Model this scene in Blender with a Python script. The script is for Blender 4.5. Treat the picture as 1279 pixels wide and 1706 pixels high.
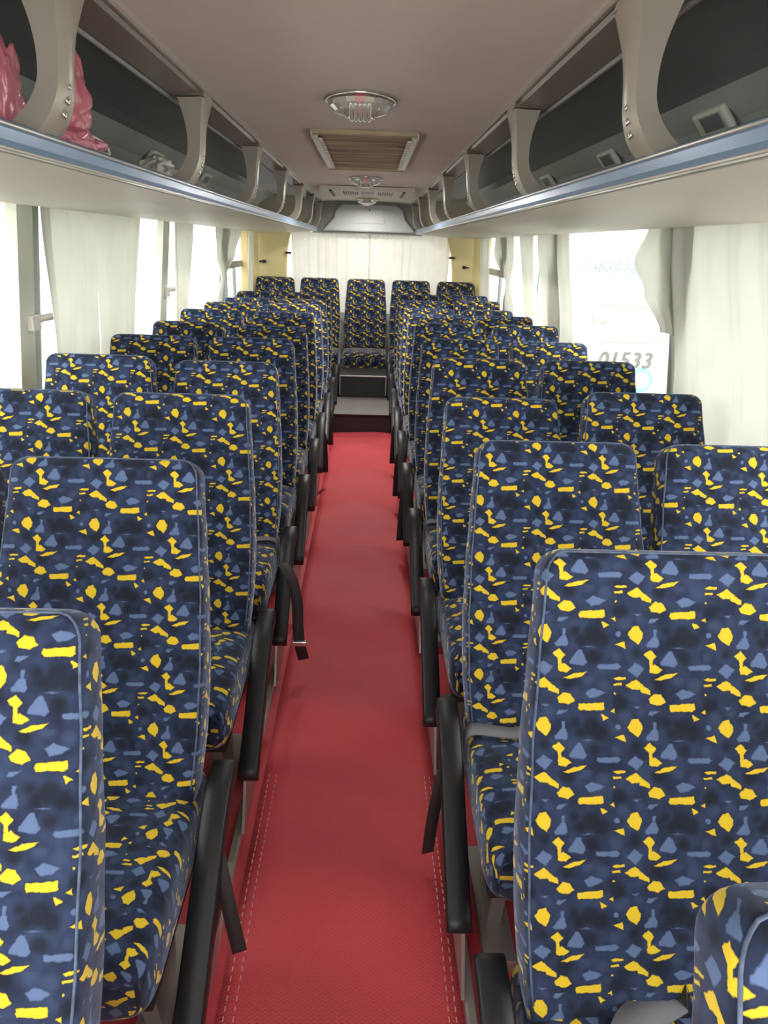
import bpy, bmesh, math, random
from mathutils import Vector, Matrix, noise
PI = math.pi
random.seed(4)
for o in list(bpy.data.objects): bpy.data.objects.remove(o)
SC = bpy.context.scene
COL = SC.collection

# ------------------------------------------------------------------ camera
def set_camera():
    f, p, yw, r, cx, cz = 1180.0, .3595, .0299, .0321, .0415, 1.668
    F = Vector((math.sin(yw)*math.cos(p), math.cos(yw)*math.cos(p), -math.sin(p)))
    R0 = Vector((math.cos(yw), -math.sin(yw), 0))
    U0 = R0.cross(F)
    R = R0*math.cos(r) + U0*math.sin(r)
    U = U0*math.cos(r) - R0*math.sin(r)
    cam = bpy.data.cameras.new('camera'); co = bpy.data.objects.new('camera', cam); COL.objects.link(co)
    m = Matrix((R, U, -F)).transposed().to_4x4(); m.translation = (cx, 0, cz)
    co.matrix_world = m
    cam.sensor_fit = 'VERTICAL'; cam.sensor_height = 36; cam.lens = f/1706*36
    cam.clip_start = .02; cam.clip_end = 200
    SC.camera = co
set_camera()

# ------------------------------------------------------------------ world and light
SC.view_settings.view_transform = 'Standard'; SC.view_settings.look = 'None'
SC.view_settings.gamma = 1; SC.view_settings.use_curve_mapping = False
SC.view_settings.exposure = 0.33
W = bpy.data.worlds.new('world'); SC.world = W; W.use_nodes = True
bg = W.node_tree.nodes['Background']
bg.inputs[0].default_value = (.97, .98, 1.0, 1); bg.inputs[1].default_value = 4.7

def area(name, loc, rot, sx, sy, power=0, portal=False, col=(1, 1, 1)):
    l = bpy.data.lights.new(name, 'AREA'); l.shape = 'RECTANGLE'; l.size = sx; l.size_y = sy
    l.energy = power; l.color = col
    if portal: l.cycles.is_portal = True
    o = bpy.data.objects.new(name, l); COL.objects.link(o); o.location = loc; o.rotation_euler = rot
    return o
area('window_portal', (-1.56, 3.3, 1.28), (0, -PI/2, 0), 1.1, 9.6, portal=True)
area('window_portal', (1.56, 3.3, 1.28), (0, PI/2, 0), 1.1, 9.6, portal=True)
area('windscreen_portal', (0, -1.75, 1.4), (PI/2, 0, 0), 2.6, 1.5, portal=True)
area('rear_window_portal', (0, 9.2, 1.35), (-PI/2, 0, 0), 2.0, .95, portal=True)
# daylight through the big windscreen behind the photographer
area('windscreen_daylight', (0, -1.6, 1.45), (PI/2+.03, 0, 0), 2.4, 1.1, power=36, col=(1, .98, .95))

# ------------------------------------------------------------------ helpers
def lin(h):
    h = h.lstrip('#'); c = [int(h[i:i+2], 16)/255 for i in (0, 2, 4)]
    return tuple((x/12.92 if x < .04045 else ((x+.055)/1.055)**2.4) for x in c) + (1,)

class NT:
    def __init__(s, name):
        s.m = bpy.data.materials.new(name); s.m.use_nodes = True; s.t = s.m.node_tree
        s.b = s.t.nodes['Principled BSDF']; s.out = s.t.nodes['Material Output']
    def n(s, typ, **k):
        x = s.t.nodes.new(typ)
        for a, b in k.items(): setattr(x, a, b)
        return x
    def l(s, a, b): s.t.links.new(a, b)
    def math(s, op, a, b=None, c=None, clamp=False):
        x = s.n('ShaderNodeMath', operation=op); x.use_clamp = clamp
        for i, v in enumerate((a, b, c)):
            if v is None: continue
            if isinstance(v, (int, float)): x.inputs[i].default_value = v
            else: s.l(v, x.inputs[i])
        return x.outputs[0]
    def mix(s, fac, a, b):
        x = s.n('ShaderNodeMix', data_type='RGBA')
        if isinstance(fac, (int, float)): x.inputs[0].default_value = fac
        else: s.l(fac, x.inputs[0])
        for i, v in ((6, a), (7, b)):
            if isinstance(v, tuple): x.inputs[i].default_value = v
            else: s.l(v, x.inputs[i])
        return x.outputs[2]

def mat(name, col, rough=.5, metal=0, var=.12, scale=8, bump=0, bscale=200, spec=.5, coat=0):
    M = NT(name); c = lin(col) if isinstance(col, str) else col
    tc = M.n('ShaderNodeTexCoord'); nz = M.n('ShaderNodeTexNoise'); nz.inputs['Scale'].default_value = scale
    nz.inputs['Detail'].default_value = 3; M.l(tc.outputs['Object'], nz.inputs['Vector'])
    f = M.math('MULTIPLY_ADD', nz.outputs[0], 1.6, -.3, clamp=True)
    M.l(M.mix(f, tuple(x*(1-var) for x in c[:3])+(1,), tuple(min(1, x*(1+var)) for x in c[:3])+(1,)), M.b.inputs['Base Color'])
    M.b.inputs['Roughness'].default_value = rough; M.b.inputs['Metallic'].default_value = metal
    M.b.inputs['Specular IOR Level'].default_value = spec; M.b.inputs['Coat Weight'].default_value = coat
    if bump:
        n2 = M.n('ShaderNodeTexNoise'); n2.inputs['Scale'].default_value = bscale; M.l(tc.outputs['Object'], n2.inputs['Vector'])
        bp = M.n('ShaderNodeBump'); bp.inputs['Strength'].default_value = bump; bp.inputs['Distance'].default_value = .002
        M.l(n2.outputs[0], bp.inputs['Height']); M.l(bp.outputs[0], M.b.inputs['Normal'])
    return M.m

# patterned seat cloth: one 15.5 cm motif repeated, drawn from half-plane polygons
def fabric():
    M = NT('patterned_seat_cloth')
    uv = M.n('ShaderNodeUVMap'); oi = M.n('ShaderNodeObjectInfo')
    wn = M.n('ShaderNodeTexWhiteNoise', noise_dimensions='1D'); M.l(oi.outputs['Random'], wn.inputs['W'])
    add = M.n('ShaderNodeVectorMath', operation='ADD'); M.l(uv.outputs[0], add.inputs[0]); M.l(wn.outputs['Color'], add.inputs[1])
    P = 448.0; K = P/.155
    nz = M.n('ShaderNodeTexNoise'); nz.inputs['Scale'].default_value = 150; nz.inputs['Detail'].default_value = 1
    M.l(uv.outputs[0], nz.inputs['Vector'])
    ns = M.n('ShaderNodeVectorMath', operation='MULTIPLY_ADD'); M.l(nz.outputs['Color'], ns.inputs[0])
    ns.inputs[1].default_value = (.0036, .0036, 0); M.l(add.outputs[0], ns.inputs[2])
    sp = M.n('ShaderNodeSeparateXYZ'); M.l(ns.outputs[0], sp.inputs[0])
    x = M.math('MULTIPLY', M.math('FRACT', M.math('DIVIDE', sp.outputs[0], .155)), P)
    y = M.math('MULTIPLY', M.math('SUBTRACT', 1.0, M.math('FRACT', M.math('DIVIDE', sp.outputs[1], .155))), P)
    cb = M.n('ShaderNodeCombineXYZ'); M.l(x, cb.inputs[0]); M.l(y, cb.inputs[1]); cb.inputs[2].default_value = 1
    def poly(pts):
        a2 = sum(pts[i][0]*pts[(i+1) % len(pts)][1]-pts[(i+1) % len(pts)][0]*pts[i][1] for i in range(len(pts)))
        if a2 < 0: pts = pts[::-1]
        cur = None
        for i in range(len(pts)):
            (x0, y0), (x1, y1) = pts[i], pts[(i+1) % len(pts)]
            nx, ny = (y1-y0), -(x1-x0); L = math.hypot(nx, ny); nx /= L; ny /= L
            d = M.n('ShaderNodeVectorMath', operation='DOT_PRODUCT'); M.l(cb.outputs[0], d.inputs[0])
            d.inputs[1].default_value = (nx, ny, -(nx*x0+ny*y0))
            cur = d.outputs['Value'] if cur is None else M.math('MAXIMUM', cur, d.outputs['Value'])
        return cur
    def ell(cx, cy, r):
        d = M.n('ShaderNodeVectorMath', operation='DISTANCE'); M.l(cb.outputs[0], d.inputs[0]); d.inputs[1].default_value = (cx, cy, 1)
        return M.math('SUBTRACT', d.outputs['Value'], r)
    def union(shapes):
        cur = None
        for s in shapes:
            if len(s) == 3 and not isinstance(s[0], tuple): fs = [ell(*s)]
            else:
                xs = [p[0] for p in s]; ys = [p[1] for p in s]; fs = []
                for dx in (-P, 0, P):
                    for dy in (-P, 0, P):
                        if max(xs)+dx > 0 and min(xs)+dx < P and max(ys)+dy > 0 and min(ys)+dy < P:
                            fs.append(poly([(a+dx, b+dy) for a, b in s]))
            for f in fs: cur = f if cur is None else M.math('MINIMUM', cur, f)
        return cur
    yellow = [[(2, 6), (30, -2), (72, 0), (68, 14), (20, 17)], [(3, 31), (48, 25), (52, 40), (8, 44)],
        [(65, 40), (118, 8), (140, 22), (150, 60), (100, 62)], [(118, 12), (140, 25), (192, 65), (192, 90), (140, 72)], (15, 80, 7),
        [(178, 106), (210, 76), (245, 82), (270, 118), (235, 138), (190, 128)],
        [(285, 130), (410, 120), (414, 155), (400, 163), (290, 165), (281, 150)],
        [(-10, 166), (14, 150), (20, 180)], [(393, 178), (404, 178), (437, 198), (405, 214)],
        [(75, 240), (98, 203), (130, 196), (154, 235), (150, 262), (132, 292), (90, 265)],
        [(5, 290), (62, 273), (74, 318), (48, 306)],
        [(155, 338), (190, 312), (222, 345), (195, 378)], [(180, 350), (203, 350), (206, 432), (188, 426)],
        [(183, 398), (213, 382), (254, 412), (225, 432), (185, 426)],
        [(205, 458), (260, 432), (332, 422), (300, 449), (240, 464)]]
    blue = [[(315, 76), (350, 54), (382, 62), (416, 76), (385, 97), (340, 106)],
        [(172, 196), (186, 163), (256, 158), (262, 186), (240, 190), (200, 186), (178, 202)],
        [(202, 215), (222, 215), (218, 262), (206, 262)], [(200, 250), (224, 250), (236, 288), (226, 304), (174, 304), (166, 292)],
        (30, 240, 14), [(280, 318), (298, 318), (327, 378), (310, 398), (240, 388), (240, 372)],
        [(75, 415), (115, 376), (162, 405), (125, 450)], [(378, 388), (480, 382), (496, 396), (480, 412), (385, 412), (374, 402)],
        [(275, 292), (330, 300), (385, 292), (375, 303), (330, 308), (285, 303)], [(103, 140), (145, 138), (126, 153)]]
    dark = [(350, 245, 48), (395, 268, 40), (300, 270, 30), (40, 130, 38), (230, 30, 34), (360, 350, 30), (120, 330, 26), (270, 225, 22)]
    lite = [(60, 190, 30), (330, 10, 26), (410, 40, 30), (20, 350, 22), (140, 170, 20)]
    fy = union(yellow); fb = union(blue); fd = union(dark); fl = union(lite)
    def mask(f, soft, off=0): return M.math('MULTIPLY_ADD', f, -1/soft, .5+off, clamp=True)
    n3 = M.n('ShaderNodeTexNoise'); n3.inputs['Scale'].default_value = 30; n3.inputs['Detail'].default_value = 3; M.l(add.outputs[0], n3.inputs['Vector'])
    base = M.mix(M.math('MULTIPLY_ADD', n3.outputs[0], 2.6, -.8, clamp=True), lin('#1b2238'), lin('#2f3b58'))
    base = M.mix(M.math('MULTIPLY', mask(fd, 30), .8), base, lin('#14171f'))
    base = M.mix(M.math('MULTIPLY', mask(fl, 30), .6), base, lin('#3a4764'))
    # hatch lines in the blue shapes
    c = M.mix(mask(fb, 6, -.2), base, lin('#5a6c8f'))
    c = M.mix(mask(fy, 11, -.1), c, lin('#141a2a'))
    c = M.mix(mask(fy, 4, -.55), c, lin('#dfbc2c'))
    M.l(c, M.b.inputs['Base Color'])
    M.b.inputs['Roughness'].default_value = .85; M.b.inputs['Specular IOR Level'].default_value = .25
    M.b.inputs['Sheen Weight'].default_value = .5; M.b.inputs['Sheen Roughness'].default_value = .4
    M.b.inputs['Sheen Tint'].default_value = lin('#b8c4dc')
    n4 = M.n('ShaderNodeTexNoise'); n4.inputs['Scale'].default_value = 14; M.l(uv.outputs[0], n4.inputs['Vector'])
    bp = M.n('ShaderNodeBump'); bp.inputs['Strength'].default_value = .35; bp.inputs['Distance'].default_value = .012
    M.l(n4.outputs[0], bp.inputs['Height']); M.l(bp.outputs[0], M.b.inputs['Normal'])
    return M.m

def curtain_mat(name, col):
    M = NT(name); t = M.t
    d = M.n('ShaderNodeBsdfDiffuse'); tr = M.n('ShaderNodeBsdfTranslucent'); mx = M.n('ShaderNodeMixShader')
    tc = M.n('ShaderNodeTexCoord'); nz = M.n('ShaderNodeTexNoise'); nz.inputs['Scale'].default_value = 5; M.l(tc.outputs['Object'], nz.inputs['Vector'])
    c = lin(col); cc = M.mix(nz.outputs[0], tuple(v*.9 for v in c[:3])+(1,), tuple(min(1, v*1.06) for v in c[:3])+(1,))
    M.l(cc, d.inputs[0]); M.l(cc, tr.inputs[0]); mx.inputs[0].default_value = .27
    M.l(d.outputs[0], mx.inputs[1]); M.l(tr.outputs[0], mx.inputs[2]); M.l(mx.outputs[0], M.out.inputs[0])
    return M.m

def glass_mat(name, tint=(.93, .95, .94, 1), gl=.06):
    M = NT(name); tr = M.n('ShaderNodeBsdfTransparent'); g = M.n('ShaderNodeBsdfGlossy'); mx = M.n('ShaderNodeMixShader')
    tr.inputs[0].default_value = tint; g.inputs['Roughness'].default_value = .03; mx.inputs[0].default_value = gl
    M.l(tr.outputs[0], mx.inputs[1]); M.l(g.outputs[0], mx.inputs[2]); M.l(mx.outputs[0], M.out.inputs[0])
    return M.m

def mat_mat():  # red ribbed aisle matting
    M = NT('red_ribbed_matting'); tc = M.n('ShaderNodeTexCoord'); sp = M.n('ShaderNodeSeparateXYZ'); M.l(tc.outputs['Object'], sp.inputs[0])
    zig = M.math('PINGPONG', sp.outputs[0], .008); s = M.math('ADD', sp.outputs[1], zig)
    w = M.math('SINE', M.math('MULTIPLY', s, 2*PI/.010))
    nz = M.n('ShaderNodeTexNoise'); nz.inputs['Scale'].default_value = 6; M.l(tc.outputs['Object'], nz.inputs['Vector'])
    c = M.mix(nz.outputs[0], lin('#d24a52'), lin('#e25a60')); c2 = M.mix(M.math('MULTIPLY_ADD', w, .08, .08), c, lin('#8f1c26'))
    M.l(c2, M.b.inputs['Base Color']); M.b.inputs['Roughness'].default_value = .55; M.b.inputs['Specular IOR Level'].default_value = .3
    bp = M.n('ShaderNodeBump'); bp.inputs['Strength'].default_value = .35; bp.inputs['Distance'].default_value = .0012
    M.l(w, bp.inputs['Height']); M.l(bp.outputs[0], M.b.inputs['Normal'])
    return M.m

def grille_mat():
    M = NT('pleated_brown_filter'); tc = M.n('ShaderNodeTexCoord'); mp = M.n('ShaderNodeMapping'); M.l(tc.outputs['Object'], mp.inputs[0])
    mp.inputs['Scale'].default_value = (1.2, 10, 1)
    nz = M.n('ShaderNodeTexNoise'); nz.inputs['Scale'].default_value = 1.5; nz.inputs['Detail'].default_value = 4; M.l(mp.outputs[0], nz.inputs['Vector'])
    f = M.math('MULTIPLY_ADD', nz.outputs[0], 3.4, -1.2, clamp=True)
    M.l(M.mix(f, lin('#66523f'), lin('#c0aa88')), M.b.inputs['Base Color']); M.b.inputs['Roughness'].default_value = .6
    return M.m

FAB = fabric()
PIPE = mat('piping_cloth', '#566177', .8, var=.5, scale=60)
BLACKP = mat('black_plastic', '#17161a', .45, var=.2, bump=.15)
DARKM = mat('dark_metal', '#2a2726', .5, .2)
STEEL = mat('silver_painted_steel', '#a9a19c', .35, .55, var=.1)
ALU = mat('aluminium_trim', '#c6c0b8', .3, .6)
WEB = mat('black_webbing', '#2a2322', .7, var=.2, bump=.5, bscale=500)
WEBG = mat('grey_webbing', '#77747a', .7, var=.2, bump=.5, bscale=500)
CHROME = mat('chrome', '#d8d4cc', .15, .9, var=.05)
CEIL = mat('beige_grey_headliner', '#e0dad0', .6, var=.05, scale=2)
CREAM = mat('cream_panel', '#cfc9ba', .45, var=.05, scale=2)
BRKT = mat('silver_beige_bracket_plastic', '#b8b0a2', .32, .25, var=.05)
DARKIN = mat('dark_grey_rack_lining', '#74787a', .35, var=.12, scale=2)
GREYIN = mat('mid_grey_rack_wall', '#b0b2b0', .5, var=.1, scale=2)
FASC = mat('grey_brown_fascia', '#857c75', .3, var=.08, scale=3)
BLUER = mat('blue_grey_rail', '#849cb8', .3, .15, var=.08, scale=5)
RED = mat('red_floor_covering', '#c9404a', .6, var=.12, scale=9, bump=.3)
MATM = mat_mat()
STITCH = mat('white_thread', '#dca8a6', .8)
WALLP = mat('grey_cream_side_panel', '#bdbaaa', .55, var=.06)
PILL = mat('cream_pillar_trim', '#d4d4c2', .5, var=.04)
GASK = mat('grey_window_gasket', '#8f9690', .6, var=.06)
YEL = mat('yellow_cream_corner_trim', '#e2cf96', .55, var=.05, scale=3)
PLATE = mat('mid_grey_bulkhead_plate', '#85837f', .5, var=.05, scale=2)
BULK = mat('light_grey_bulkhead', '#bcbdba', .5, var=.05, scale=2)
CURT = curtain_mat('off_white_curtain_cloth', '#dedcd0')
CURTR = curtain_mat('warm_white_rear_curtain_cloth', '#e2ddd3')
GLASS = glass_mat('window_glass')
DOMEG = mat('clear_lamp_lens', '#dcdcd4', .12, .5, var=.05)
FILT = grille_mat()
PINK = mat('pink_plastic_film', '#d27c8a', .3, var=.15, scale=20, coat=.3)
WHITEP = mat('white_plastic', '#dcd8cc', .4, var=.05)
STEPM = mat('dark_brown_step_covering', '#2b2020', .6)
STEPG = mat('grey_step_tread', '#8e8983', .5)
BOXM = mat('black_box_panel', '#232326', .45)
BUSW = mat('white_coach_paint', '#d6d4ca', .4, var=.04, scale=1)
BUSG = mat('grey_coach_stripe', '#a9a9a4', .5)
BUSWIN = mat('tinted_coach_window', '#9fb0b4', .15, var=.1, scale=1)
LETG = mat('grey_lettering', '#6f6f6c', .6)
LETW = mat('pale_lettering', '#e6eceb', .6)
BLUEL = mat('pale_blue_emblem', '#7fb9cc', .5)
GROUND = mat('pale_concrete', '#b9b8b0', .8, var=.1, scale=1)

def link(name, bm, m, parent=None, smooth=True, loc=None):
    me = bpy.data.meshes.new(name); bm.to_mesh(me); bm.free()
    if smooth:
        for p in me.polygons: p.use_smooth = True
    me.materials.append(m)
    o = bpy.data.objects.new(name, me); COL.objects.link(o)
    if parent: o.parent = parent
    if loc: o.location = loc
    return o
def tag(o, label=None, cat=None, group=None, kind=None):
    if label: o['label'] = label
    if cat: o['category'] = cat
    if group: o['group'] = group
    if kind: o['kind'] = kind
    return o
def empty(name, loc, label=None, cat=None, group=None):
    o = bpy.data.objects.new(name, None); COL.objects.link(o); o.location = loc; o.empty_display_size = .1
    return tag(o, label, cat, group)
def box(bm, x0, x1, y0, y1, z0, z1, bev=0):
    r = bmesh.ops.create_cube(bm, size=1); vs = r['verts']
    for v in vs:
        v.co = Vector((x0+(v.co.x+.5)*(x1-x0), y0+(v.co.y+.5)*(y1-y0), z0+(v.co.z+.5)*(z1-z0)))
    if bev:
        es = list({e for v in vs for e in v.link_edges})
        bmesh.ops.bevel(bm, geom=es, offset=bev, segments=2, profile=.5, affect='EDGES')
def boxo(name, b, m, parent=None, bev=.003, **k):
    bm = bmesh.new(); box(bm, *b, bev=bev); return link(name, bm, m, parent, smooth=False, **k)
def struct(name, b, m, bev=0):
    return tag(boxo(name, b, m, bev=bev), kind='structure')
def extrude_profile(bm, pts, y0, y1, closed=True, ny=1):
    rows = []
    for j in range(ny+1):
        y = y0+(y1-y0)*j/ny
        rows.append([bm.verts.new((x, y, z)) for x, z in pts])
    n = len(pts)
    for j in range(ny):
        for i in range(n if closed else n-1):
            a, b = i, (i+1) % n
            bm.faces.new((rows[j][a], rows[j][b], rows[j+1][b], rows[j+1][a]))
    if closed:
        bm.faces.new(rows[0]); bm.faces.new(rows[-1])
    bmesh.ops.recalc_face_normals(bm, faces=bm.faces)
def tube(bm, pts, r, seg=8, flat=None):
    """round tube (or strap when flat=(halfwidth, halfthick, width axis)) along points"""
    pts = [Vector(p) for p in pts]; rings = []
    for i, p in enumerate(pts):
        t = (pts[min(i+1, len(pts)-1)]-pts[max(i-1, 0)]).normalized()
        if flat:
            w = Vector(flat[2]); w = (w-t*w.dot(t)).normalized(); h = t.cross(w)
            ring = [p+w*flat[0]*a+h*flat[1]*b for a, b in ((-1, -1), (1, -1), (1, 1), (-1, 1))]
        else:
            w = t.orthogonal().normalized() if i == 0 else (pw-t*pw.dot(t)).normalized(); pw = w
            h = t.cross(w); ring = [p+(w*math.cos(a)+h*math.sin(a))*r for a in [2*PI*k/seg for k in range(seg)]]
        rings.append([bm.verts.new(c) for c in ring])
    n = len(rings[0])
    for a, b in zip(rings, rings[1:]):
        for k in range(n): bm.faces.new((a[k], a[(k+1) % n], b[(k+1) % n], b[k]))
    bm.faces.new(rings[0][::-1]); bm.faces.new(rings[-1])
    bmesh.ops.recalc_face_normals(bm, faces=bm.faces)
def smoothpath(pts, n=6):
    out = []; P_ = [Vector(p) for p in pts]
    for i in range(len(P_)-1):
        p0, p1, p2, p3 = P_[max(i-1, 0)], P_[i], P_[i+1], P_[min(i+2, len(P_)-1)]
        for k in range(n):
            t = k/n
            out.append(.5*((2*p1)+(p2-p0)*t+(2*p0-5*p1+4*p2-p3)*t*t+(3*p1-p0-3*p2+p3)*t**3))
    return out+[P_[-1]]

# loft of superellipse rings with cloth UVs in metres
def loft(bm, rings, N=44):
    """rings: (origin, xdir, ydir, hw, hh, power, vcoord, shapefn or None); angle 0 = middle of the -ydir side"""
    uvl = bm.loops.layers.uv.new('UVMap'); R = []; U = []
    for (o, xd, yd, hw, hh, pw, v, fn) in rings:
        pts = []
        for k in range(N+1):
            a = -PI + 2*PI*k/N
            sx, cy = math.sin(a), -math.cos(a)
            x = hw*math.copysign(abs(sx)**(2/pw), sx); y = hh*math.copysign(abs(cy)**(2/pw), cy)
            if fn: x, y = fn(x, y)
            pts.append(Vector(o)+Vector(xd)*x+Vector(yd)*y)
        u = [0]*(N+1)
        for k in range(N//2+1, N+1): u[k] = u[k-1]+(pts[k]-pts[k-1]).length
        for k in range(N//2-1, -1, -1): u[k] = u[k+1]-(pts[k]-pts[k+1]).length
        R.append([bm.verts.new(p) for p in pts[:-1]]); U.append((u, v))
    for j in range(len(R)-1):
        for k in range(N):
            k2 = (k+1) % N
            f = bm.faces.new((R[j][k], R[j][k2], R[j+1][k2], R[j+1][k]))
            for lp, (jj, kk) in zip(f.loops, ((j, k), (j, k+1), (j+1, k+1), (j+1, k))):
                lp[uvl].uv = (U[jj][0][kk], U[jj][1])
    for j, last in ((0, 0), (len(R)-1, 1)):
        f = bm.faces.new(R[j] if last else R[j][::-1])
        o, xd, yd, v = rings[j][0], Vector(rings[j][1]), Vector(rings[j][2]), rings[j][6]
        for lp in f.loops:
            d = lp.vert.co-Vector(o); lp[uvl].uv = (d.dot(xd), v+(rings[j][4]+d.dot(yd))*(1 if last else -1))
    return R

# ------------------------------------------------------------------ seats
SL = .76
def back_hw(h, w):
    ks = [(0, .236), (.1, .247), (.25, .25), (.42, .243), (.58, .231), (.70, .222), (.80, .217)]
    for (a, p), (b, q) in zip(ks, ks[1:]):
        if h <= b:
            t = max(0, (h-a)/(b-a)); t = t*t*(3-2*t); return (p+(q-p)*t)*w
    return ks[-1][1]*w
def back_mesh(w=1.0, L=SL):
    bm = bmesh.new(); rings = []; r = .045
    hs = [-.05, 0, .05, .12, .2, .28, .36, .44, .52, .6, .66, L-r]
    def fn_for(h, hw):
        k = max(0, 1-abs(h-.2)/.3); kh = max(0, 1-abs(h-.62)/.16)
        def fn(x, y):
            if y < 0: y -= .022*k*(abs(x)/hw)**3 - .004*kh - .010*k*0
            return x, y
        return fn
    for h in hs:
        hw = back_hw(h, w); T = .060-.010*max(0, h)/L
        rings.append(((0, 0, h), (1, 0, 0), (0, 1, 0), hw, T, 7, h, fn_for(h, hw)))
    hw = back_hw(L-r, w)
    for i in range(1, 7):
        a = PI/2*i/6*.94
        rings.append(((0, .0, L-r+r*math.sin(a)*(1)), (1, 0, 0), (0, 1, 0), hw-r*(1-math.cos(a)), .050-.022*(1-math.cos(a)), 7, L-r+r*a, None))
    R = loft(bm, rings)
    # front edge for the piping: index of the front-left and front-right corners
    N = 44; kl = N//2-8; kr = N//2+8
    left = [ring[kl].co.copy() for ring in R[1:-2]]; right = [ring[kr].co.copy() for ring in R[1:-2]]
    top = [R[-2][k].co.copy() for k in range(kl, kr+1)]
    path = left+top[1:-1]+right[::-1]
    path = [p+Vector((0, -.0005, 0)) for p in path]
    return bm, path
def cushion_mesh(w=1.0, D=.45, z0=.30, z1=.475):
    bm = bmesh.new(); rings = []
    for i, y in enumerate([.05, .0, -.08, -.16, -.24, -.32, -(D-.07)]):
        hw = .243*w; top = z1+.012*math.sin(PI*min(1, max(0, -y)/D)); c = (top+z0)/2
        rings.append(((0, y, c), (1, 0, 0), (0, 0, -1), hw, (top-z0)/2, 6, -y, None))
    for i in range(1, 7):
        a = PI/2*i/6*.93; r = .07
        y = -(D-.07)-r*math.sin(a); s = 1-math.cos(a)
        zt = z1+.004-.05*s; zb = z0-.02*(1-s)*math.sin(a)+.02*s
        rings.append(((0, y, (zt+zb)/2), (1, 0, 0), (0, 0, -1), .243*w-.03*s, (zt-zb)/2, 5, D-.07+r*a, None))
    loft(bm, rings)
    return bm
def armrest_mesh(s):
    """black drop-down arm on the aisle side, s = direction of the aisle"""
    bm = bmesh.new()
    pts = smoothpath([(0, .03, .485), (0, -.06, .472), (0, -.16, .415), (0, -.28, .325), (0, -.44, .205)], 5)
    x0 = s*.292
    rings = []
    for i, p in enumerate(pts):
        t = (pts[min(i+1, len(pts)-1)]-pts[max(i-1, 0)]).normalized(); up = Vector((1, 0, 0)).cross(t); 
        if up.z < 0: up = -up
        hw, hh = .028, .026-.004*i/len(pts)
        ring = []
        for a, b in ((-1, -1), (-.4, -1.1), (.4, -1.1), (1, -1), (1.02, .75), (.85, 1), (0, 1.04), (-.85, 1), (-1.02, .75)):
            ring.append(bm.verts.new(p+Vector((x0+a*hw, 0, 0))+up*b*hh))
        rings.append(ring)
    n = len(rings[0])
    for a, b in zip(rings, rings[1:]):
        for k in range(n): bm.faces.new((a[k], a[(k+1) % n], b[(k+1) % n], b[k]))
    bm.faces.new(rings[0]); bm.faces.new(rings[-1])
    bmesh.ops.recalc_face_normals(bm, faces=bm.faces)
    return bm
def plate(bm, pts, x0, x1):
    a = [bm.verts.new((x0, y, z)) for y, z in pts]; b = [bm.verts.new((x1, y, z)) for y, z in pts]
    n = len(pts)
    for k in range(n): bm.faces.new((a[k], a[(k+1) % n], b[(k+1) % n], b[k]))
    bm.faces.new(a); bm.faces.new(b)
    bmesh.ops.recalc_face_normals(bm, faces=bm.faces)
ORD = ['first', 'second', 'third', 'fourth', 'fifth', 'sixth', 'seventh', 'eighth', 'ninth', 'tenth', 'eleventh']

def make_seat(kind):
    """kind: 'L' aisle seat left of the aisle, 'R' right of it, 'W' window seat"""
    root = empty('bus_seat', (0, 0, 0))
    bm, path = back_mesh()
    b = link('backrest', bm, FAB, root, loc=(0, 0, .47))
    pb = bmesh.new(); tube(pb, path, .0022, 6); link('piping', pb, PIPE, b)
    link('seat_cushion', cushion_mesh(), FAB, root)
    fr = bmesh.new(); box(fr, -.225, .225, -.40, .02, .265, .298, .004); box(fr, -.03, .03, -.2, .05, .29, .48)
    link('seat_frame', fr, DARKM, root, smooth=False)
    s = {'L': 1, 'R': -1, 'W': 0}[kind]
    if s:
        link('armrest', armrest_mesh(s), BLACKP, root)
        sp = bmesh.new()
        plate(sp, [(.06, .47), (-.10, .40), (-.40, .17), (-.47, .028), (-.12, .028), (.0, .16), (.08, .40)], s*.275-.004, s*.275+.004)
        link('side_panel', sp, STEEL, root, smooth=False)
        ho = bmesh.new(); box(ho, s*.287-.010, s*.287+.010, -.26, -.10, .19, .235, .004); link('recline_handle', ho, BLACKP, root, smooth=False)
    for sx in (-1, 1):
        lg = bmesh.new()
        plate(lg, [(-.06, .27), (-.36, .27), (-.30, .20), (-.27, .03), (-.34, 0), (-.05, 0), (-.14, .03), (-.12, .20)], sx*.17-.018, sx*.17+.018)
        link('leg', lg, STEEL, root, smooth=False)
        ft = boxo('foot', (sx*.17-.04, sx*.17+.04, -.38, -.02, 0, .035), STEEL, root)
    return root
def copy_tree(o, parent=None):
    c = o.copy(); COL.objects.link(c); c.parent = parent
    for ch in list(o.children): copy_tree(ch, c)
    return c
XI, WT, GAP = .3535, .4342, .0821
XA = XI+WT/2; XW = XA+WT+GAP
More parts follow.
